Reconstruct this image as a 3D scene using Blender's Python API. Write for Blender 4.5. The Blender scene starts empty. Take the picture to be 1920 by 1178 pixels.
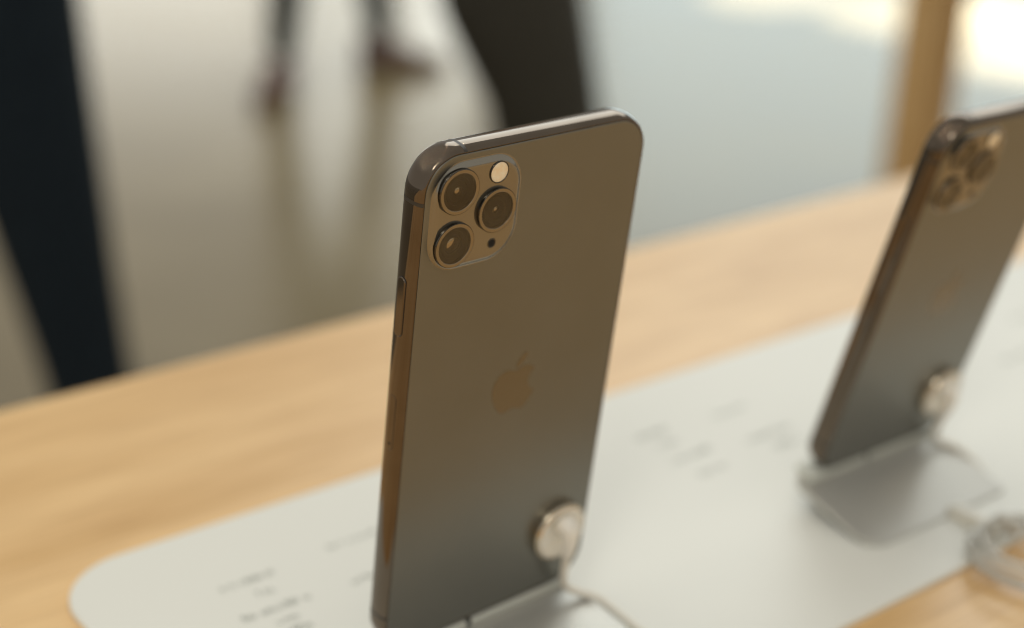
import bpy, bmesh, math, random
from mathutils import Vector, Matrix
random.seed(7)
sc = bpy.context.scene
C = sc.collection

# ------------------------------------------------------------------ camera
CAM_Z = 1.1875                      # the lens stands this high above the shop floor
PITCH, ROLL = math.radians(23.154825), math.radians(-2.214138)
fwd = Vector((0, math.cos(PITCH), -math.sin(PITCH)))
right0 = Vector((1, 0, 0)); down0 = fwd.cross(right0)
right = math.cos(ROLL) * right0 + math.sin(ROLL) * down0
down = -math.sin(ROLL) * right0 + math.cos(ROLL) * down0
cam = bpy.data.cameras.new('camera')
cam.sensor_fit = 'HORIZONTAL'; cam.sensor_width = 36.0
cam.lens = 2933.05 / 1920 * 36.0
cam.clip_start = 0.02; cam.clip_end = 200
cam.dof.use_dof = True
cam.dof.focus_distance = 0.393
cam.dof.aperture_fstop = 4.6
cam.dof.aperture_blades = 0
co = bpy.data.objects.new('camera', cam); C.objects.link(co)
mw = Matrix.Identity(4)
for i in range(3):
    mw[i][0] = right[i]; mw[i][1] = -down[i]; mw[i][2] = -fwd[i]
mw[2][3] = CAM_Z
co.matrix_world = mw
sc.camera = co

# ------------------------------------------------------------------ world, lamps, exposure
w = bpy.data.worlds.new('World'); sc.world = w; w.use_nodes = True
bg = w.node_tree.nodes['Background']
bg.inputs[0].default_value = (1.0, 0.965, 0.88, 1); bg.inputs[1].default_value = 0.51

def area(name, loc, target, sx, sy, power, col, spread=180):
    l = bpy.data.lights.new(name, 'AREA'); l.shape = 'RECTANGLE'; l.size = sx; l.size_y = sy
    l.energy = power; l.color = col; l.spread = math.radians(spread)
    o = bpy.data.objects.new(name, l); C.objects.link(o); o.location = loc
    o.rotation_euler = (Vector(target) - Vector(loc)).to_track_quat('-Z', 'Y').to_euler()
    return o
# luminous ceiling panel beyond the table, and daylight through the shop front
area('ceiling_panel_light', (1.0, 4.4, 3.4), (1.0, 4.4, 0), 2.8, 3.2, 76, (0.93, 0.98, 0.96))
area('shop_front_daylight', (3.4, 9.5, 1.6), (2.2, 0, 1.3), 6.0, 3.0, 82, (0.74, 0.95, 1.0))
area('ceiling_panel_light', (-0.5, -1.9, 3.4), (-0.5, -1.9, 0), 0.55, 1.3, 22, (1.0, 0.96, 0.88))
# openings far behind the people, seen only as streaks in the polished floor
area('far_window_light', (-2.35, 9.8, 0.95), (-0.9, 0, 0.95), 1.5, 1.3, 12, (1.0, 0.98, 0.86))
area('far_door_light', (-1.14, 9.8, 1.4), (-0.5, 0, 1.4), 0.62, 2.4, 8, (0.97, 1.0, 0.92))
area('far_window_light', (-0.50, 9.8, 0.85), (-0.2, 0, 0.85), 0.4, 1.5, 6, (0.97, 1.0, 0.92))
# rows of small ceiling downlights
for i in range(7):
    for j in range(7):
        l = bpy.data.lights.new('ceiling_downlight', 'AREA'); l.shape = 'DISK'; l.size = 0.024
        l.energy = 0.5; l.color = (1.0, 0.86, 0.68)
        o = bpy.data.objects.new('ceiling_downlight', l); C.objects.link(o)
        o.location = (-3.2 + 0.6 * i, -1.7 + 0.75 * j, 3.3)
# added spot lamps, standing in for sun patches on the floor by the entrance
def spot(loc, target, deg, power):
    l = bpy.data.lights.new('floor_patch_spot', 'SPOT'); l.energy = power; l.spot_size = math.radians(deg)
    l.spot_blend = 0.55; l.color = (1, 0.99, 0.95); l.shadow_soft_size = 0.02
    o = bpy.data.objects.new('floor_patch_spot', l); C.objects.link(o); o.location = loc
    o.rotation_euler = (Vector(target) - Vector(loc)).to_track_quat('-Z', 'Y').to_euler()
spot((3.6, 7.6, 3.0), (1.92, 5.45, 0), 16, 6500)
spot((3.0, 7.9, 3.0), (1.46, 5.78, 0), 10.5, 3800)
spot((2.5, 8.2, 3.0), (0.95, 6.02, 0), 8, 3400)

vs = sc.view_settings
vs.view_transform = 'Standard'; vs.look = 'None'; vs.gamma = 1; vs.use_curve_mapping = False
vs.exposure = 0.0
sc.cycles.use_denoising = True; sc.cycles.filter_width = 1.1
sc.cycles.max_bounces = 10; sc.cycles.transparent_max_bounces = 12
sc.cycles.sample_clamp_indirect = 8.0
sc.cycles.caustics_reflective = False; sc.cycles.caustics_refractive = False

# ------------------------------------------------------------------ materials
def mat(name, base, rough=0.5, metal=0.0, spec=0.5, coat=0.0, trans=0.0, ior=1.5):
    m = bpy.data.materials.new(name); m.use_nodes = True
    b = m.node_tree.nodes['Principled BSDF']
    b.inputs['Base Color'].default_value = (*base, 1); b.inputs['Roughness'].default_value = rough
    b.inputs['Metallic'].default_value = metal; b.inputs['Specular IOR Level'].default_value = spec
    b.inputs['Coat Weight'].default_value = coat; b.inputs['Coat Roughness'].default_value = 0.05
    b.inputs['Transmission Weight'].default_value = trans; b.inputs['IOR'].default_value = ior
    return m
def nodes(m): return m.node_tree.nodes, m.node_tree.links
def mottle(m, c1, c2, scale, stretch=(1, 1, 1), rough=None, bump=0.0, detail=6, coord='Object'):
    """two-tone procedural colour on noise, optional roughness range and bump"""
    n, l = nodes(m); b = n['Principled BSDF']
    tc = n.new('ShaderNodeTexCoord'); mp = n.new('ShaderNodeMapping'); mp.inputs['Scale'].default_value = stretch
    nz = n.new('ShaderNodeTexNoise'); nz.inputs['Scale'].default_value = scale; nz.inputs['Detail'].default_value = detail
    rp = n.new('ShaderNodeValToRGB'); rp.color_ramp.elements[0].color = (*c1, 1); rp.color_ramp.elements[1].color = (*c2, 1)
    rp.color_ramp.elements[0].position = 0.3; rp.color_ramp.elements[1].position = 0.7
    l.new(tc.outputs[coord], mp.inputs[0]); l.new(mp.outputs[0], nz.inputs['Vector'])
    l.new(nz.outputs['Fac'], rp.inputs[0]); l.new(rp.outputs[0], b.inputs['Base Color'])
    if rough:
        mr = n.new('ShaderNodeMapRange'); mr.inputs['To Min'].default_value = rough[0]; mr.inputs['To Max'].default_value = rough[1]
        l.new(nz.outputs['Fac'], mr.inputs['Value']); l.new(mr.outputs[0], b.inputs['Roughness'])
    if bump:
        bp = n.new('ShaderNodeBump'); bp.inputs['Strength'].default_value = bump; bp.inputs['Distance'].default_value = 0.001
        l.new(nz.outputs['Fac'], bp.inputs['Height']); l.new(bp.outputs[0], b.inputs['Normal'])
    return m

M = {}
M['back'] = mottle(mat('matte_back_glass', (0.21, 0.2, 0.17), 0.36, 0.85), (0.204, 0.204, 0.184), (0.224, 0.223, 0.201), 28, rough=(0.27, 0.43))
M['plateau'] = mat('polished_camera_glass', (0.285, 0.262, 0.22), 0.17, 0.9)
M['frame'] = mottle(mat('polished_steel_frame', (0.2, 0.17, 0.13), 0.09, 1.0), (0.132, 0.105, 0.080), (0.152, 0.122, 0.095), 90, rough=(0.02, 0.05))
M['logo'] = mat('glossy_logo', (0.218, 0.198, 0.160), 0.24, 0.88)
M['antenna'] = mat('antenna_band_plastic', (0.035, 0.03, 0.024), 0.45)
M['gap'] = mat('dark_gap', (0.008, 0.008, 0.008), 0.6)
M['screen'] = mat('black_screen_glass', (0.006, 0.006, 0.007), 0.05)
M['ring'] = mat('lens_ring_metal', (0.30, 0.25, 0.18), 0.28, 0.95)
M['ringside'] = mat('lens_ring_dark_side', (0.10, 0.09, 0.075), 0.12, 1.0)
M['barrel'] = mat('lens_barrel_black', (0.022, 0.016, 0.011), 0.45)
M['element'] = mat('coated_lens_element', (0.5, 0.41, 0.29), 0.05, 0.8, 0.9, coat=1.0)
M['flash'] = mottle(mat('flash_diffuser', (0.75, 0.66, 0.48), 0.35, 0, 0.5, coat=0.6), (0.95, 0.90, 0.74), (0.92, 0.72, 0.46), 420, detail=2)
M['hole'] = mat('hole_black', (0.004, 0.004, 0.004), 0.8)
M['alu'] = mottle(mat('satin_aluminium', (0.6, 0.6, 0.57), 0.3, 0.6), (0.56, 0.555, 0.515), (0.61, 0.605, 0.565), 30, rough=(0.40, 0.46))
M['lip'] = mat('frosted_lip_plastic', (0.66, 0.68, 0.62), 0.4, 0.0, 0.4)
M['rubber'] = mat('dark_rubber', (0.02, 0.02, 0.02), 0.7)
M['puck'] = mat('pearl_plastic_puck', (0.88, 0.86, 0.79), 0.22, 0.0, 0.6, coat=0.6)
M['puckrim'] = mat('chrome_puck_rim', (0.62, 0.54, 0.42), 0.15, 1.0)
M['cable'] = mat('cream_cable_jacket', (0.86, 0.83, 0.74), 0.4)
M['coil'] = mat('translucent_coil_cord', (0.80, 0.79, 0.73), 0.12, 0.0, 0.8, trans=0.3, ior=1.4)
M['plug'] = mat('white_plug_plastic', (0.80, 0.77, 0.68), 0.3)
M['mat'] = mottle(mat('white_acrylic_mat', (0.8, 0.8, 0.74), 0.42, 0, 0.35), (0.785, 0.795, 0.745), (0.81, 0.82, 0.77), 6)
M['print'] = mat('grey_print', (0.24, 0.27, 0.23), 0.5)
M['jeans'] = mottle(mat('navy_denim', (0.01, 0.014, 0.02), 0.9, 0, 0.2), (0.009, 0.015, 0.022), (0.016, 0.026, 0.036), 60)
M['black_trousers'] = mottle(mat('black_cloth', (0.03, 0.028, 0.023), 0.9, 0, 0.2), (0.052, 0.05, 0.042), (0.068, 0.065, 0.054), 60)
M['grey_trousers'] = mat('charcoal_cloth', (0.04, 0.045, 0.04), 0.9, 0, 0.2)
M['shirt'] = mat('grey_shirt', (0.35, 0.34, 0.3), 0.9, 0, 0.2)
M['skin'] = mat('skin', (0.5, 0.32, 0.22), 0.6)
M['hair'] = mat('dark_hair', (0.03, 0.02, 0.015), 0.7)
M['brown_shoe'] = mat('brown_leather', (0.11, 0.055, 0.04), 0.45)
M['black_shoe'] = mat('black_leather', (0.02, 0.02, 0.02), 0.4)

def wood(name, hue=1.0):
    m = bpy.data.materials.new(name); m.use_nodes = True; n, l = nodes(m); b = n['Principled BSDF']
    tc = n.new('ShaderNodeTexCoord')
    def noise(stretch, scale, detail, rough=0.55):
        mp = n.new('ShaderNodeMapping'); mp.inputs['Scale'].default_value = stretch
        z = n.new('ShaderNodeTexNoise'); z.inputs['Scale'].default_value = scale; z.inputs['Detail'].default_value = detail
        z.inputs['Roughness'].default_value = rough
        l.new(tc.outputs['Object'], mp.inputs[0]); l.new(mp.outputs[0], z.inputs['Vector']); return z
    a = noise((0.9, 7, 7), 5.5, 8); a.inputs['Distortion'].default_value = 0.8     # broad cathedral figure
    f = noise((4, 110, 110), 6, 5)                                                 # fine pores along the grain
    c = noise((0.35, 1.6, 1.6), 2.2, 3)
    r1 = n.new('ShaderNodeValToRGB'); e = r1.color_ramp.elements
    e[0].position, e[1].position = 0.25, 0.75
    e[0].color = (0.66 * hue, 0.41 * hue, 0.16 * hue, 1); e[1].color = (0.93 * hue, 0.665 * hue, 0.345 * hue, 1)
    l.new(a.outputs['Fac'], r1.inputs[0])
    mx = n.new('ShaderNodeMix'); mx.data_type = 'RGBA'; mx.blend_type = 'MULTIPLY'; mx.inputs['Factor'].default_value = 0.55
    r2 = n.new('ShaderNodeValToRGB'); e = r2.color_ramp.elements
    e[0].position, e[1].position = 0.32, 0.56; e[0].color = (0.70, 0.62, 0.52, 1); e[1].color = (1, 1, 1, 1)
    l.new(f.outputs['Fac'], r2.inputs[0]); l.new(r1.outputs[0], mx.inputs['A']); l.new(r2.outputs[0], mx.inputs['B'])
    mx2 = n.new('ShaderNodeMix'); mx2.data_type = 'RGBA'; mx2.blend_type = 'MULTIPLY'; mx2.inputs['Factor'].default_value = 0.5
    r3 = n.new('ShaderNodeValToRGB'); e = r3.color_ramp.elements
    e[0].position, e[1].position = 0.3, 0.65; e[0].color = (0.82, 0.72, 0.58, 1); e[1].color = (1.04, 1.02, 1.0, 1)
    l.new(c.outputs['Fac'], r3.inputs[0]); l.new(mx.outputs['Result'], mx2.inputs['A']); l.new(r3.outputs[0], mx2.inputs['B'])
    l.new(mx2.outputs['Result'], b.inputs['Base Color'])
    b.inputs['Roughness'].default_value = 0.36; b.inputs['Specular IOR Level'].default_value = 0.8
    bp = n.new('ShaderNodeBump'); bp.inputs['Strength'].default_value = 0.15; bp.inputs['Distance'].default_value = 0.0006
    l.new(f.outputs['Fac'], bp.inputs['Height']); l.new(bp.outputs[0], b.inputs['Normal'])
    return m
M['oak'] = wood('oiled_oak')
M['oak_leg'] = wood('oak_leg', 1.05)

fm = mat('polished_stone_floor', (0.4, 0.35, 0.27), 0.2, 0, 0.9)
mottle(fm, (0.16, 0.12, 0.055), (0.215, 0.167, 0.085), 2.2, rough=(0.22, 0.30))
M['floor'] = fm

# clear cover glass: what lies under it shows, plus the mirror part by Fresnel
gm = bpy.data.materials.new('lens_cover_glass'); gm.use_nodes = True; n, l = nodes(gm); n.clear()
out = n.new('ShaderNodeOutputMaterial'); mx = n.new('ShaderNodeMixShader'); fr = n.new('ShaderNodeFresnel'); fr.inputs[0].default_value = 1.75
tr = n.new('ShaderNodeBsdfTransparent'); tr.inputs[0].default_value = (0.82, 0.78, 0.7, 1)
gl = n.new('ShaderNodeBsdfGlossy'); gl.inputs['Roughness'].default_value = 0.02; gl.inputs[0].default_value = (1, 0.95, 0.86, 1)
l.new(fr.outputs[0], mx.inputs[0]); l.new(tr.outputs[0], mx.inputs[1]); l.new(gl.outputs[0], mx.inputs[2]); l.new(mx.outputs[0], out.inputs[0])
M['glass'] = gm

# ------------------------------------------------------------------ helpers
def obj(name, bm, m, parent=None, smooth=False, flip_ok=True):
    me = bpy.data.meshes.new(name)
    if flip_ok: bmesh.ops.recalc_face_normals(bm, faces=bm.faces)
    bm.to_mesh(me); bm.free()
    if smooth:
        for p in me.polygons: p.use_smooth = True
    for x in (m if isinstance(m, (list, tuple)) else [m]): me.materials.append(M[x])
    o = bpy.data.objects.new(name, me); C.objects.link(o)
    if parent is not None: o.parent = parent
    return o
def tag(o, label=None, cat=None, group=None, kind=None):
    if label: o['label'] = label
    if cat: o['category'] = cat
    if group: o['group'] = group
    if kind: o['kind'] = kind
    return o
def empty(name, matrix):
    o = bpy.data.objects.new(name, None); C.objects.link(o); o.empty_display_size = 0.02
    o.matrix_world = matrix; return o
def rr(cx, cy, hw, hh, r, n=14):
    """rounded rectangle, counter-clockwise; r may be four radii (tr, tl, bl, br)"""
    rs = r if isinstance(r, (list, tuple)) else (r,) * 4
    pts = []
    for (sx, sy, a0), q in zip(((1, 1, 0), (-1, 1, 90), (-1, -1, 180), (1, -1, 270)), rs):
        for k in range(n + 1):
            a = math.radians(a0 + 90 * k / n)
            pts.append((cx + sx * (hw - q) + q * math.cos(a), cy + sy * (hh - q) + q * math.sin(a)))
    return pts
def circle(cx, cy, r, n=48): return [(cx + r * math.cos(2 * math.pi * k / n), cy + r * math.sin(2 * math.pi * k / n)) for k in range(n)]
def loft(bm, loops, zs, cap0=False, cap1=False, mi=0):
    """skin between 2-D loops at heights zs; caps get their own vertices so their edge stays crisp"""
    rows = [[bm.verts.new((x, y, z)) for x, y in L] for L, z in zip(loops, zs)]
    n = len(rows[0])
    for a, b in zip(rows, rows[1:]):
        for k in range(n):
            f = bm.faces.new((a[k], a[(k + 1) % n], b[(k + 1) % n], b[k])); f.material_index = mi
    for on, L, z in ((cap0, loops[0], zs[0]), (cap1, loops[-1], zs[-1])):
        if on:
            f = bm.faces.new([bm.verts.new((x, y, z)) for x, y in L]); f.material_index = mi
    return bm
def tube(bm, pts, rad, n=14, closed=False):
    """round tube along points; rad a number or one per point"""
    P = [Vector(p) for p in pts]; N = len(P); rows = []; up = None
    for i, p in enumerate(P):
        t = (P[(i + 1) % N] - P[i - 1]) if closed else (P[min(i + 1, N - 1)] - P[max(i - 1, 0)])
        t.normalize()
        if up is None: up = t.orthogonal().normalized()
        up = (up - t * up.dot(t)).normalized(); s = t.cross(up)
        r = rad[i] if isinstance(rad, (list, tuple)) else rad
        rows.append([bm.verts.new(p + r * (math.cos(a) * up + math.sin(a) * s)) for a in [2 * math.pi * k / n for k in range(n)]])
    R = list(zip(rows, rows[1:])) + ([(rows[-1], rows[0])] if closed else [])
    for a, b in R:
        for k in range(n): bm.faces.new((a[k], a[(k + 1) % n], b[(k + 1) % n], b[k]))
    if not closed: bm.faces.new(rows[0]); bm.faces.new(rows[-1])
    return bm
def spline(pts, per=10):
    """Catmull-Rom through points"""
    P = [Vector(p) for p in pts]; P = [2 * P[0] - P[1]] + P + [2 * P[-1] - P[-2]]; out = []
    for i in range(1, len(P) - 2):
        for k in range(per):
            t = k / per; a, b, c, d = P[i - 1:i + 3]
            out.append(0.5 * ((2 * b) + (c - a) * t + (2 * a - 5 * b + 4 * c - d) * t * t + (3 * b - a - 3 * c + d) * t ** 3))
    return out + [P[-2]]
def box(bm, c, s, bev=0.0):
    r = bmesh.ops.create_cube(bm, size=1.0); vv = r['verts']
    bmesh.ops.scale(bm, verts=vv, vec=s); bmesh.ops.translate(bm, verts=vv, vec=c)
    if bev:
        ee = [e for e in bm.edges if e.verts[0] in set(vv) and e.verts[1] in set(vv)]
        bmesh.ops.bevel(bm, geom=ee, offset=bev, segments=3, affect='EDGES', profile=0.5)
    return bm
mm = 0.001

# ------------------------------------------------------------------ the table frame: t runs along the table, m across it
TY = math.radians(38.7768)
TABLE = Matrix.Translation((0, 0, CAM_Z - 0.2855)) @ Matrix.Rotation(TY, 4, 'Z')
TOP = CAM_Z - 0.2855

# floor (setting)
bm = bmesh.new(); vsq = [bm.verts.new(p) for p in ((-14, -6, 0), (14, -6, 0), (14, 18, 0), (-14, 18, 0))]; bm.faces.new(vsq)
tag(obj('floor', bm, 'floor'), kind='structure')

def table(name, mat4, t0, t1, m0, m1, top_mat, leg_mat, label, inset=0.06):
    e = empty(name, mat4)
    bm = bmesh.new(); th = 0.045
    L = [rr((t0 + t1) / 2, (m0 + m1) / 2, (t1 - t0) / 2 - i, (m1 - m0) / 2 - i, 0.012 - i) for i in (0.003, 0.0008, 0, 0, 0.003)]
    loft(bm, L, [0, -0.0008, -0.003, -th + 0.003, -th], True, True)
    obj('tabletop', bm, top_mat, e)
    for t in (t0 + inset, t1 - inset):
        for m_ in (m0 + inset, m1 - inset):
            bm = bmesh.new(); hb = TOP - th
            box(bm, (t, m_, -th - hb / 2), (0.1, 0.1, hb - 0.0005), 0.004)
            obj('leg', bm, leg_mat, e)
    return tag(e, label, 'table')
table('display_table', TABLE, -1.1, 2.1, -0.62, 0.557, 'oak', 'oak_leg', 'light oak display table with the white mat and two phones on it')
# the neighbouring table: only one of its legs shows, between the two phones and the bright entrance
ax = Vector((0.868, 3.3, 0))
NB = Matrix.Translation((ax.x, ax.y, TOP)) @ Matrix.Rotation(TY, 4, 'Z')
table('display_table', NB, -0.06, 2.3, -0.90, 0.06, 'oak', 'oak_leg', 'neighbouring oak table, one square leg blurred behind the right phone')

# ------------------------------------------------------------------ the printed mat lying on the table
MATZ = 0.002                                                # its upper face above the table top
e = empty('printed_mat', TABLE)
tag(e, 'long white mat with rounded corners and grey print under both phones', 'mat')
bm = bmesh.new(); t0, t1, m0, m1 = 0.1535, 1.35, 0.2597, 0.4283
L = [rr((t0 + t1) / 2, (m0 + m1) / 2, (t1 - t0) / 2 - i, (m1 - m0) / 2 - i, 0.026 - i, 24) for i in (0, 0, 0.0004)]
loft(bm, L, [0.0002, MATZ - 0.0004, MATZ], True, True)
obj('sheet', bm, 'mat', e)
def unproj(px, py, z):
    d = right * ((px - 960) / 2933.05) + down * ((py - 589) / 2933.05) + fwd
    p = d * (z / d.z); return p
Tinv = TABLE.inverted()
# measured ends of each printed line (the lettering itself is out of focus): strokes of type-like size
rows = [((412, 1106), (512, 1073), 3.0), ((470, 1103), (508, 1122), 3.2), ((455, 1162), (578, 1118), 3.4), ((520, 1168), (560, 1152), 2.6), ((545, 1186), (580, 1170), 3.8),
        ((612, 1027), (700, 998), 2.6), ((660, 1092), (702, 1077), 2.6),
        ((1192, 822), (1246, 806), 3.4), ((1235, 838), (1270, 826), 3.0), ((1256, 866), (1330, 842), 3.2), ((1312, 890), (1356, 872), 4.2), ((1335, 780), (1396, 762), 2.2),
        ((1400, 826), (1482, 800), 3.0), ((1452, 840), (1492, 822), 3.4), ((1880, 676), (1925, 662), 3.5), ((1895, 600), (1930, 590), 3.0)]
for a, b, h in rows:
    pa, pb = (Tinv @ (unproj(*q, -0.2835) + Vector((0, 0, CAM_Z))) for q in (a, b))
    bm = bmesh.new(); t = pa.x; tend = max(pb.x, pa.x + 0.006)
    m_mid = (pa.y + pb.y) / 2
    while t < tend:
        gw = random.uniform(1.0, 2.2) * mm; hh = h * mm * random.choice((0.7, 0.7, 1.0)); zz = MATZ + 0.00012
        for k in range(random.choice((1, 2, 2))):                     # upright strokes and a bar, like small type
            x = t + k * gw * 0.7
            bm.faces.new([bm.verts.new(p) for p in ((x, m_mid - h * mm / 2, zz), (x + 0.34 * mm, m_mid - h * mm / 2, zz), (x + 0.34 * mm, m_mid - h * mm / 2 + hh, zz), (x, m_mid - h * mm / 2 + hh, zz))])
        y0 = m_mid - h * mm / 2 + hh * random.choice((0.05, 0.5, 0.85)); zz += 0.00006
        bm.faces.new([bm.verts.new(p) for p in ((t, y0, zz), (t + gw * 0.8, y0, zz), (t + gw * 0.8, y0 + 0.36 * mm, zz), (t, y0 + 0.36 * mm, zz))])
        t += gw + 0.5 * mm
        if random.random() < 0.16: t += 1.2 * mm
    obj('printed_line', bm, 'print', e)

# ------------------------------------------------------------------ phones
def pose(x, y, z, yaw, lean):
    u = Vector((math.cos(yaw), math.sin(yaw), 0)); n0 = Vector((math.sin(yaw), -math.cos(yaw), 0))
    v = Vector((0, 0, math.cos(lean))) - math.sin(lean) * n0; n_ = u.cross(v)
    m = Matrix.Identity(4)
    for i in range(3): m[i][0] = u[i]; m[i][1] = v[i]; m[i][2] = n_[i]
    m[0][3], m[1][3], m[2][3] = x, y, z + CAM_Z
    return m
POSE1 = pose(-0.00489, 0.40300, -0.27204, math.radians(40.685), math.radians(-6.427))
POSE2 = pose(0.13846, 0.51711, -0.27082, math.radians(38.601), math.radians(-14.525))

def bez(p0, p1, p2, p3, n=8):
    return [tuple((1 - t) ** 3 * a + 3 * (1 - t) ** 2 * t * b + 3 * (1 - t) * t * t * c + t ** 3 * d for a, b, c, d in zip(p0, p1, p2, p3)) for t in [k / n for k in range(1, n + 1)]]
def path(start, segs):
    pts = [start]; cur = start
    for s in segs:                                              # relative cubic segments
        q = [(cur[0] + s[i], cur[1] + s[i + 1]) for i in (0, 2, 4)]
        pts += bez(cur, *q); cur = q[-1]
    return pts
FRUIT = path((318.7, 268.7), [(-.2, -36.7, 16.4, -64.4, 50, -84.8), (-18.8, -26.9, -47.2, -41.7, -84.7, -44.6), (-35.5, -2.8, -74.3, 20.7, -88.5, 20.7),
    (-15, 0, -49.4, -19.7, -76.4, -19.7), (-55.8, .9, -115.1, 44.5, -115.1, 133.2), (0, 26.2, 4.8, 53.3, 14.4, 81.2), (12.8, 36.7, 59, 126.7, 107.2, 125.2),
    (25.2, -.6, 43, -17.9, 75.8, -17.9), (31.8, 0, 48.3, 17.9, 76.4, 17.9), (48.6, -.7, 90.4, -82.5, 102.6, -119.3), (-65.2, -30.7, -61.7, -90, -61.7, -91.9)])[:-1]
LEAF = path((262.1, 104.5), [(27.3, -32.4, 24.8, -61.9, 24, -72.5), (-24.1, 1.4, -52, 16.4, -67.9, 34.9), (-17.5, 19.8, -27.8, 44.3, -25.6, 71.9), (26.1, 2, 49.9, -11.4, 69.5, -34.3)])[:-1]

def build_phone(W, H, M4, label, logo_from_top):
    ph = empty('smartphone', M4)                                # local axes: x across, y up the back, z out of the back
    tag(ph, label, 'phone', 'phones on the display table')
    hw, hh, cy, R = W / 2, H / 2, H / 2, 11.6 * mm
    def ring(i): return rr(0, cy, hw - i * mm, hh - i * mm, R - i * mm, 22)
    prof = [(1.66, -.35), (1.58, -.06)]                           # gap edge, then a gently bulging section, back to front
    for k in range(21):
        a = math.radians(84 - 8.4 * k)
        prof.append((1.5 * (1 - math.cos(a)), -4.05 + 4.05 * math.sin(a)))
    bm = bmesh.new(); loft(bm, [ring(i) for i, z in prof], [z * mm for i, z in prof])
    obj('frame', bm, 'frame', ph, True)
    bm = bmesh.new(); gp = [(1.70, -.5), (1.70, -.12), (1.75, -.03), (1.9, .02), (2.3, .03)]
    loft(bm, [ring(i) for i, z in gp], [z * mm for i, z in gp], True, True)
    bg_ = obj('back_glass', bm, 'back', ph, True)
    bm = bmesh.new(); gp = [(1.55, -7.4), (1.55, -8.05), (1.8, -8.2), (2.4, -8.25)]
    loft(bm, [ring(i) for i, z in gp], [z * mm for i, z in gp], True, True)
    obj('screen', bm, 'screen', ph, True)
    # emblem, a polished inlay a hair above the matte glass
    bm = bmesh.new(); s = 15.1 * mm / 365; zt = 0.075 * mm
    for poly in (FRUIT, LEAF):
        q = [((x - 186.5) * s, H - logo_from_top * mm - (y - 256) * s) for x, y in poly]
        loft(bm, [q, q], [0.02 * mm, zt], False, True)
    obj('emblem', bm, 'logo', ph)
    # camera plateau: measured from the left and top edges of the back
    X = lambda a: -hw + a * mm
    Y = lambda a: H - a * mm
    pcx, pcy, pw, phh, pr = X(18.05), Y(18.6), 14.7 * mm, 15.3 * mm, 9.9 * mm
    bm = bmesh.new(); S = [(0, .0), (.2, .015), (.45, .08), (.75, .24), (1.05, .46), (1.35, .67), (1.65, .81), (1.95, .88), (2.3, .9)]
    loft(bm, [rr(pcx, pcy, pw - i * mm, phh - i * mm, pr - i * mm, 20) for i, z in S], [(z + .032) * mm for i, z in S], False, True)
    pl = obj('camera_plateau', bm, 'plateau', ph, True)
    PZ = 0.932 * mm
    for lx, ly, kind in ((11.0, 11.0, 0), (24.1, 18.65, 1), (11.0, 25.9, 2)):
        cx, cy2 = X(lx), Y(ly); bm = bmesh.new(); zt = PZ + 1.05 * mm
        circ = lambda r: circle(cx, cy2, r * mm, 56)
        loft(bm, [circ(6.25), circ(6.25), circ(6.17), circ(6.03)], [PZ - .02 * mm, zt - .16 * mm, zt - .04 * mm, zt], mi=0)
        loft(bm, [circ(6.03), circ(5.26), circ(5.18), circ(5.14)], [zt, zt, zt - .05 * mm, zt - .12 * mm], mi=1)
        loft(bm, [circ(5.14), circ(5.14)], [zt - .12 * mm, PZ + .03 * mm], mi=2)
        lens = obj('lens', bm, ['ringside', 'ring', 'barrel'], ph)
        for p in lens.data.polygons: p.use_smooth = abs(p.normal.z) < .9
        bm = bmesh.new(); b0 = PZ + .03 * mm                      # stepped barrel seen through the cover glass
        loft(bm, [circ(5.14), circ(3.9), circ(3.8), circ(2.9), circ(2.8), circ(2.1)], [b0, b0 + .02 * mm, b0 + .18 * mm, b0 + .16 * mm, b0 + .05 * mm, b0 + .04 * mm], False, True)
        obj('lens_barrel', bm, 'barrel', lens)
        bm = bmesh.new(); rr_ = (1.5, 1.1, 2.3)[kind]             # domed front element
        loft(bm, [circ(rr_ * math.cos(a)) for a in [k * math.pi / 16 for k in range(8)]], [b0 + .05 * mm + .55 * mm * math.sin(k * math.pi / 16) for k in range(8)], False, True)
        obj('front_element', bm, 'element', lens, True)
        bm = bmesh.new(); bm.faces.new([bm.verts.new((x, y, zt - .1 * mm)) for x, y in circ(5.15)])
        obj('cover_glass', bm, 'glass', lens, flip_ok=False)
    # flash: a metal collar round a pale diffuser
    cx, cy2 = X(24.0), Y(8.2); circ = lambda r: circle(cx, cy2, r * mm, 40); bm = bmesh.new()
    loft(bm, [circ(3.05), circ(3.05), circ(2.98), circ(2.82), circ(2.78)], [PZ - .02 * mm, PZ + .28 * mm, PZ + .34 * mm, PZ + .34 * mm, PZ + .22 * mm])
    fl = obj('flash', bm, 'ringside', ph, True)
    bm = bmesh.new(); loft(bm, [circ(2.77), circ(2.6), circ(2.2), circ(1.6), circ(.9)], [PZ + .2 * mm, PZ + .30 * mm, PZ + .36 * mm, PZ + .40 * mm, PZ + .42 * mm], False, True)
    obj('diffuser', bm, 'flash', fl, True)
    # microphone opening
    cx, cy2 = X(24.1), Y(28.4); circ = lambda r: circle(cx, cy2, r * mm, 28); bm = bmesh.new()
    loft(bm, [circ(1.45), circ(1.4), circ(1.15), circ(1.05)], [PZ - .01 * mm, PZ + .07 * mm, PZ + .09 * mm, PZ + .02 * mm], mi=0)
    loft(bm, [circ(1.06), circ(1.05)], [PZ + .02 * mm, PZ + .025 * mm], False, True, mi=1)
    obj('microphone_opening', bm, ['ringside', 'hole'], ph, True)
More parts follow.
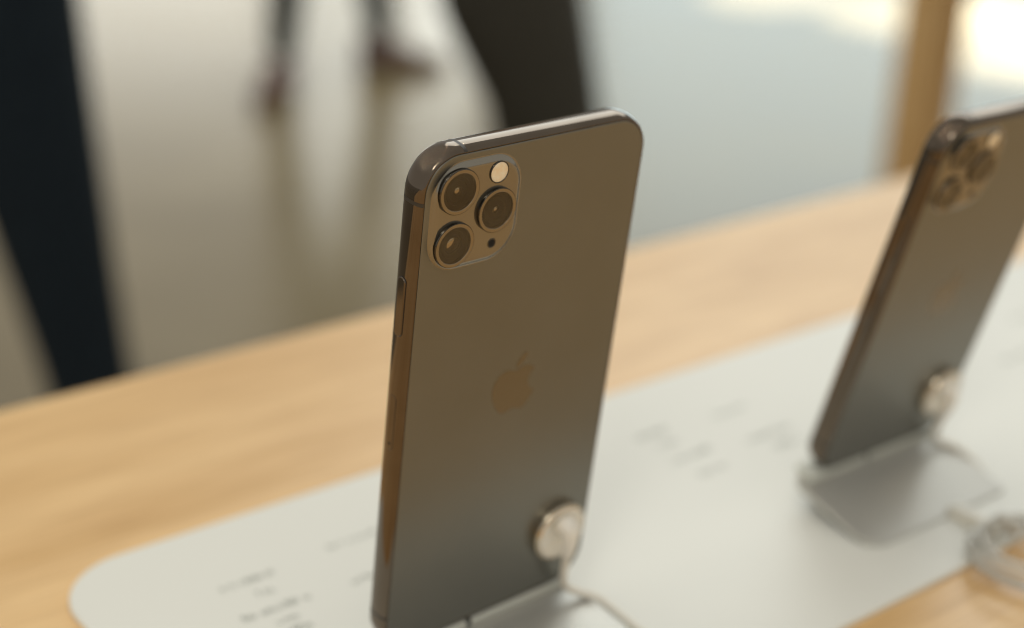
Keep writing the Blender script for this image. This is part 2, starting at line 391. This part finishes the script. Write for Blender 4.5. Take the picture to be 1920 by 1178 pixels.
    # antenna bands: thin strips that wrap the frame profile
    def band(side, pos):
        bm = bmesh.new(); p2 = [(i - .018, z) for i, z in prof[2:]]; hwid = .52 * mm; rowv = []
        for i, z in p2:
            z2 = z * mm + (.012 * mm if z > -4 else -.012 * mm)
            if side == 'left': a = [(-hw + i * mm, pos - hwid, z2), (-hw + i * mm, pos + hwid, z2)]
            elif side == 'right': a = [(hw - i * mm, pos - hwid, z2), (hw - i * mm, pos + hwid, z2)]
            elif side == 'top': a = [(pos - hwid, H - i * mm, z2), (pos + hwid, H - i * mm, z2)]
            else: a = [(pos - hwid, i * mm, z2), (pos + hwid, i * mm, z2)]
            rowv.append([bm.verts.new(p) for p in a])
        for a, b in zip(rowv, rowv[1:]): bm.faces.new((a[0], a[1], b[1], b[0]))
        obj('antenna_band', bm, 'antenna', ph, True)
    for p in (Y(13.6), 13.9 * mm): band('left', p); band('right', p)
    band('top', X(13.3)); band('bottom', -X(13.3))
    # side button, proud of the frame, in its dark slot; sim tray below it
    def side_plate(name, y0, y1, zc, wid, x, m, rim, parent):
        bm = bmesh.new(); A = (y0 + y1) / 2; B = (y0 - y1) / 2
        L = lambda k: [(q[1], q[0]) for q in rr(zc, A, wid / 2 - k, abs(B) - k, wid / 2 - k, 8)]
        rows_ = [(0, -.2 * mm), (0, x * .7), (.1 * mm, x * .95), (.3 * mm, x)]
        vrows = [[bm.verts.new((-hw - z, yy, zz)) for yy, zz in L(k)] for k, z in rows_]
        n_ = len(vrows[0])
        for a, b in zip(vrows, vrows[1:]):
            for k in range(n_): bm.faces.new((a[k], a[(k + 1) % n_], b[(k + 1) % n_], b[k]))
        bm.faces.new([bm.verts.new(v.co) for v in vrows[-1]])
        return obj(name, bm, m, parent, True)
    y0, y1 = (H - 35.0 * mm, H - 52.2 * mm)
    side_plate('button_slot', y0 + .15 * mm, y1 - .15 * mm, -4.35 * mm, 3.3 * mm, .012 * mm, 'gap', 0, ph)
    side_plate('side_button', y0, y1, -4.35 * mm, 3.0 * mm, .38 * mm, 'frame', 0, ph)
    k = H / (158 * mm)
    ya, yb = H - 70.4 * mm * k, H - 87.5 * mm * k
    side_plate('tray_slot', ya + .05 * mm, yb - .05 * mm, -4.2 * mm, 2.75 * mm, .010 * mm, 'gap', 0, ph)
    tray = side_plate('sim_tray', ya, yb, -4.2 * mm, 2.62 * mm, .018 * mm, 'frame', 0, ph)
    bm = bmesh.new(); yy = H - 85.6 * mm * k
    bm.faces.new([bm.verts.new((-hw - .026 * mm, yy + .42 * mm * math.cos(a), -4.2 * mm + .42 * mm * math.sin(a))) for a in [2 * math.pi * q / 16 for q in range(16)]])
    obj('pin_hole', bm, 'hole', tray)
    return ph
build_phone(77.8 * mm, 158 * mm, POSE1, 'larger phone in sharp focus at the centre, back turned to the viewer', 75.8)
build_phone(71.4 * mm, 144 * mm, POSE2, 'smaller out-of-focus phone at the right edge, leaning back on its stand', 71.6)

# ------------------------------------------------------------------ stands: a sloping satin plate square to the phone, a lip under it, feet on the mat
def build_stand(M4, label, front):
    st = empty('phone_stand', M4); tag(st, label, 'stand', 'phone stands')
    VT, TH = -3.0 * mm, 2.4 * mm                              # top face and thickness of the plate, in the phone's frame
    u0, u1, n0, n1 = -40.5 * mm, 35.5 * mm, -6.5 * mm, front * mm
    bm = bmesh.new()
    Ls = []
    for i in (0.5, 0.12, 0, 0, 0.4): Ls.append(rr((u0 + u1) / 2, (n0 + n1) / 2, (u1 - u0) / 2 - i * mm, (n1 - n0) / 2 - i * mm, [3 * mm - i * mm, 9 * mm - i * mm, 7 * mm - i * mm, 3 * mm - i * mm], 12))
    ys = [VT, VT - .12 * mm, VT - .5 * mm, VT - TH + .4 * mm, VT - TH]
    rowsv = [[bm.verts.new((x, y, z)) for x, z in L] for L, y in zip(Ls, ys)]; k_ = len(rowsv[0])
    for a, b in zip(rowsv, rowsv[1:]):
        for k in range(k_): bm.faces.new((a[k], a[(k + 1) % k_], b[(k + 1) % k_], b[k]))
    for L, y in ((Ls[0], ys[0]), (Ls[-1], ys[-1])): bm.faces.new([bm.verts.new((x, y, z)) for x, z in L])
    obj('plate', bm, 'alu', st)
    for a, b in ((-36.5, -6.6), (-4.6, 34)):                     # the lip the phone stands on, in two lengths
        bm = bmesh.new(); box(bm, ((a + b) / 2 * mm, -1.52 * mm, -4.2 * mm), ((b - a) * mm, 2.9 * mm, 8.6 * mm), .6 * mm); obj('lip', bm, 'lip', st)
    bm = bmesh.new(); box(bm, (-5.6 * mm, -1.7 * mm, -4.2 * mm), (1.6 * mm, 2.4 * mm, 7.4 * mm), .2 * mm); obj('dock_key', bm, 'rubber', st)
    # feet reach straight down to the mat
    inv = M4.inverted(); zmat = TOP + MATZ
    for fx, fz in ((-26, -2), (22, -2), (-26, front - 8), (22, front - 8)):
        a = M4 @ Vector((fx * mm, VT - TH + .2 * mm, fz * mm)); b = Vector((a.x, a.y, zmat + .0001))
        if a.z - b.z < 0.0004: continue
        bm = bmesh.new(); tube(bm, [inv @ a, inv @ b], 3.4 * mm, 20); obj('foot', bm, 'alu', st)
    return st
build_stand(POSE1, 'satin metal stand plate under the centre phone at the bottom edge', 36)
build_stand(POSE2, 'satin metal stand plate under the smaller right phone, rounded front corner', 35)

# ------------------------------------------------------------------ tethers: a pearl puck on the back of each phone, its cable running down over the stand
def build_tether(M4, W, label, pts):
    te = empty('cable_tether', M4); tag(te, label, 'tether', 'tethers on the phone backs')
    cx, cy = W / 2 - 13.6 * mm, 22.4 * mm; b = .06 * mm
    circ = lambda r, dx=0, dy=0: circle(cx + dx * mm, cy + dy * mm, r * mm, 48)
    bm = bmesh.new(); loft(bm, [circ(9.5), circ(9.9), circ(9.8), circ(9.3), circ(8.9)], [b, b + .9 * mm, b + 2.4 * mm, b + 3.0 * mm, b + 3.05 * mm], True)
    obj('rim', bm, 'puckrim', te, True)
    bm = bmesh.new(); loft(bm, [circ(8.95), circ(8.5), circ(7.6), circ(6.2), circ(4.6), circ(3.0)], [b + 2.8 * mm, b + 3.15 * mm, b + 3.0 * mm, b + 2.2 * mm, b + 1.5 * mm, b + 1.3 * mm], False, True)
    obj('puck', bm, 'puck', te, True)
    P = spline([(cx + 1.2 * mm, cy + 2.6 * mm, 2.2 * mm), (cx + .9 * mm, cy + 1.6 * mm, 5.0 * mm), (cx + .6 * mm, cy - 2.2 * mm, 6.2 * mm), (cx + .4 * mm, cy - 7.5 * mm, 6.0 * mm)], 8)
    bm = bmesh.new(); N = len(P); tube(bm, P, [(3.7 - 2.0 * k / (N - 1)) * mm for k in range(N)], 20); obj('strain_relief', bm, 'puck', te, True)
    Q = spline([P[-2]] + [Vector((a * mm, b_ * mm, c * mm)) for a, b_, c in pts], 12)
    bm = bmesh.new(); tube(bm, Q, 1.3 * mm, 14); obj('cable', bm, 'cable', te, True)
    return te
build_tether(POSE1, 77.8 * mm, 'pearl puck and cream cable on the back of the centre phone',
             [(26.2, 7.5, 5.6), (28.0, 2.6, 5.2), (32.4, -.6, 6.8), (37.4, -2.4, 10.5), (41.0, -5.6, 17), (44.0, -8.2, 27), (49, -8.9, 40), (60, -8.2, 62)])
build_tether(POSE2, 71.4 * mm, 'pearl puck and cream cable on the back of the smaller right phone',
             [(23.2, 7.5, 5.6), (25.0, 2.6, 5.2), (29.6, -1.2, 5.5), (34.2, -2.0, 10.0), (36.3, -3.6, 18), (37.0, -7.0, 30), (38.4, -10.2, 40), (46, -9.8, 47), (60, -9.6, 52)])

# plug and coil of clear cord in front of the right-hand stand
P2o = POSE2.to_translation(); u2 = Vector((POSE2[0][0], POSE2[1][0], 0)).normalized(); n2 = Vector((u2.y, -u2.x, 0))
zt = TOP + MATZ
cm = Matrix.Translation((0.1795, 0.4625, TOP)) 
ce = empty('coiled_cord', cm); tag(ce, 'coil of clear cord with white plug, right edge of the table', 'cord')
pts = []; turns = 5
for k in range(turns * 40 + 1):
    a = 2 * math.pi * k / 40; q = k / 40
    r = (17.0 + 3.2 * math.sin(q * 2.3) + 1.2 * math.sin(a * 2 + q)) * mm
    pts.append((r * math.cos(a + 2.2), r * math.sin(a + 2.2), (2.4 + 1.9 * q + 1.5 * math.sin(a * 1 + q * 1.7)) * mm))
bm = bmesh.new(); tube(bm, pts, 0.95 * mm, 12); obj('coil', bm, 'coil', ce, True)
inv = cm.inverted()
pl0 = POSE2 @ Vector((5.0 * mm, -3.6 * mm, 33 * mm)); last = cm @ Vector(pts[-1])
pl1 = pl0 + n2 * 0.021 + Vector((0, 0, 0.0025))
bm = bmesh.new(); r_ = bmesh.ops.create_cube(bm, size=1.0); d = (pl1 - pl0); bmesh.ops.scale(bm, verts=bm.verts, vec=(d.length, 6.6 * mm, 4.6 * mm))
bmesh.ops.bevel(bm, geom=list(bm.edges), offset=1.3 * mm, segments=3, affect='EDGES', profile=.5)
bmesh.ops.transform(bm, verts=bm.verts, matrix=inv @ Matrix.Translation((pl0 + pl1) / 2) @ d.to_track_quat('X', 'Z').to_matrix().to_4x4())
obj('plug', bm, 'plug', ce, True)
bm = bmesh.new(); tube(bm, [inv @ p for p in spline([pl1 - d * .1, pl1 + n2 * .006 + Vector((0, 0, .001)), last + Vector((0, 0, .001)), last], 8)], 1.1 * mm, 12); obj('cord_tail', bm, 'coil', ce, True)

# ------------------------------------------------------------------ people standing beyond the table (only their legs show)
def skin_mesh(name, joints, links, mats, split, parent, sub=2):
    me = bpy.data.meshes.new(name); me.from_pydata([j[0] for j in joints], links, []); me.update()
    o = bpy.data.objects.new(name, me); C.objects.link(o); o.parent = parent
    md = o.modifiers.new('skin', 'SKIN'); md.use_smooth_shade = True
    for i, j in enumerate(joints):
        s = me.skin_vertices[0].data[i]; s.radius = (j[1], j[1]); s.use_root = (i == 0)
    sb = o.modifiers.new('sub', 'SUBSURF'); sb.levels = sub; sb.render_levels = sub
    dg = bpy.context.evaluated_depsgraph_get(); m2 = bpy.data.meshes.new_from_object(o.evaluated_get(dg))
    o.modifiers.clear(); o.data = m2
    for x in mats: m2.materials.append(M[x])
    for p in m2.polygons: p.material_index = split(p.center); p.use_smooth = True
    return o
def shoe(parent, ankle, ang, m, ln=0.27):
    """sole, low heel, rounded toe box rising to the ankle"""
    bm = bmesh.new(); rows = []
    d = Vector((math.cos(ang), math.sin(ang), 0)); s = Vector((-d.y, d.x, 0)); N = 12
    for k in range(N + 1):
        x = k / N; along = (-0.27 + x) * ln
        wd = (0.030 + 0.020 * math.sin(math.pi * min(1, x * 1.05) ** 0.8)) * (1 if x < .86 else math.sqrt(max(.04, 1 - ((x - .86) / .15) ** 2))) * (1 if x > .06 else .75)
        ht = 0.095 if x < .38 else 0.095 - (0.095 - 0.045) * min(1, (x - .38) / .32)
        if x > .86: ht *= math.sqrt(max(.12, 1 - ((x - .86) / .16) ** 2))
        row = []
        for q in range(12):
            a = 2 * math.pi * q / 12; yy = wd * math.cos(a); zz = ht / 2 + ht / 2 * math.copysign(abs(math.sin(a)) ** 0.7, math.sin(a))
            if zz > ht * .5: yy *= 0.86
            row.append(bm.verts.new(Vector((ankle[0], ankle[1], 0.002)) + d * along + s * yy + Vector((0, 0, zz))))
        rows.append(row)
    for a, b in zip(rows, rows[1:]):
        for q in range(12): bm.faces.new((a[q], a[(q + 1) % 12], b[(q + 1) % 12], b[q]))
    bm.faces.new(rows[0]); bm.faces.new(rows[-1])
    return obj('shoe', bm, m, parent, True)
def person(label, legs, hip, trousers, shoe_m, face, widths):
    """legs: two lists of (x,y,z,r) from hip side down to the ankle; the figure goes on up to the head"""
    e = empty('person', Matrix.Identity(4)); tag(e, label, 'person', 'people beyond the table')
    f = Vector((math.cos(face), math.sin(face), 0)); s = Vector((-f.y, f.x, 0)); h = Vector(hip)
    J = [(h, .12)]; Lk = []
    def add(p, r, par): J.append((Vector(p), r)); Lk.append((par, len(J) - 1)); return len(J) - 1
    w_ = add(h + Vector((0, 0, .16)), .12, 0); ch = add(h + Vector((0, 0, .40)), .15, w_); nk = add(h + Vector((0, 0, .56)), .06, ch)
    hd = add(h + Vector((0, 0, .68)) + f * .02, .095, nk); add(h + Vector((0, 0, .79)) + f * .01, .07, hd)
    for sg in (1, -1):
        sh = add(h + Vector((0, 0, .49)) + s * .18 * sg, .06, ch); el = add(h + Vector((0, 0, .23)) + s * .22 * sg, .045, sh)
        wr = add(h + Vector((0, 0, .14)) + s * .15 * sg + f * .22, .032, el); add(h + Vector((0, 0, .14)) + s * .11 * sg + f * .30, .03, wr)
    for lg in legs:
        par = 0
        for x, y, z, r in lg: par = add((x, y, z), r, par)
    zs = h.z + .02
    skin_mesh('body', J, Lk, [trousers, 'shirt', 'skin', 'hair'], lambda c: 0 if c.z < zs else (1 if c.z < h.z + .54 else (3 if c.z > h.z + .76 else 2)), e)
    for lg, ang in zip(legs, widths):
        shoe(e, lg[-1][:3], ang, shoe_m)
    return e
def at(px, py, Y):
    d = right * ((px - 960) / 2933.05) + down * ((py - 589) / 2933.05) + fwd
    return d * (Y / d.y) + Vector((0, 0, CAM_Z))
def leg(spec, Y): return [(*at(px, py, Y), r) for px, py, r in spec]
a1 = leg([(0, -60, .104), (4, 0, .100), (44, 200, .093), (90, 400, .083), (130, 560, .070), (166, 700, .062), (200, 860, .058)], 1.9)
a1 = [(*p[:3], p[3]) for p in a1]; ank = a1[-1]; a1[-1] = (ank[0], ank[1], max(ank[2], .07), ank[3])
a2 = [(-.88, 1.95, .62, .08), (-.89, 1.98, .45, .07), (-.87, 2.0, .08, .05)]
person('person in slim dark navy trousers at the left edge', [a1, a2], (-.77, 1.93, .93), 'jeans', 'black_shoe', -1.2, (-1.4, -1.6))
b1 = leg([(940, -60, .128), (962, 0, .122), (1000, 120, .106), (1032, 220, .090), (1086, 440, .062), (1112, 640, .054)], 2.4)
b1[-1] = (*b1[-1][:2], .08, .05)
b2 = [(-.03, 2.56, .66, .085), (.01, 2.60, .42, .062), (.05, 2.66, .08, .05)]
person('person in black trousers standing right behind the centre phone', [b1, b2], (-.03, 2.46, .95), 'black_trousers', 'black_shoe', -1.3, (-1.2, -1.2))
c1 = leg([(548, -120, .062), (536, 0, .052), (526, 90, .048)], 4.32); c1.insert(0, (-.62, 4.42, .55, .075)); c1[-1] = (*c1[-1][:2], .085, .045)
c2 = leg([(688, -120, .062), (702, 0, .052), (716, 70, .048)], 4.62); c2.insert(0, (-.50, 4.50, .55, .075)); c2[-1] = (*c2[-1][:2], .085, .045)
person('far person in charcoal trousers and brown shoes, left of the centre phone', [c1, c2], (-.56, 4.46, .95), 'grey_trousers', 'brown_shoe', -.6, (-1.75, .15))
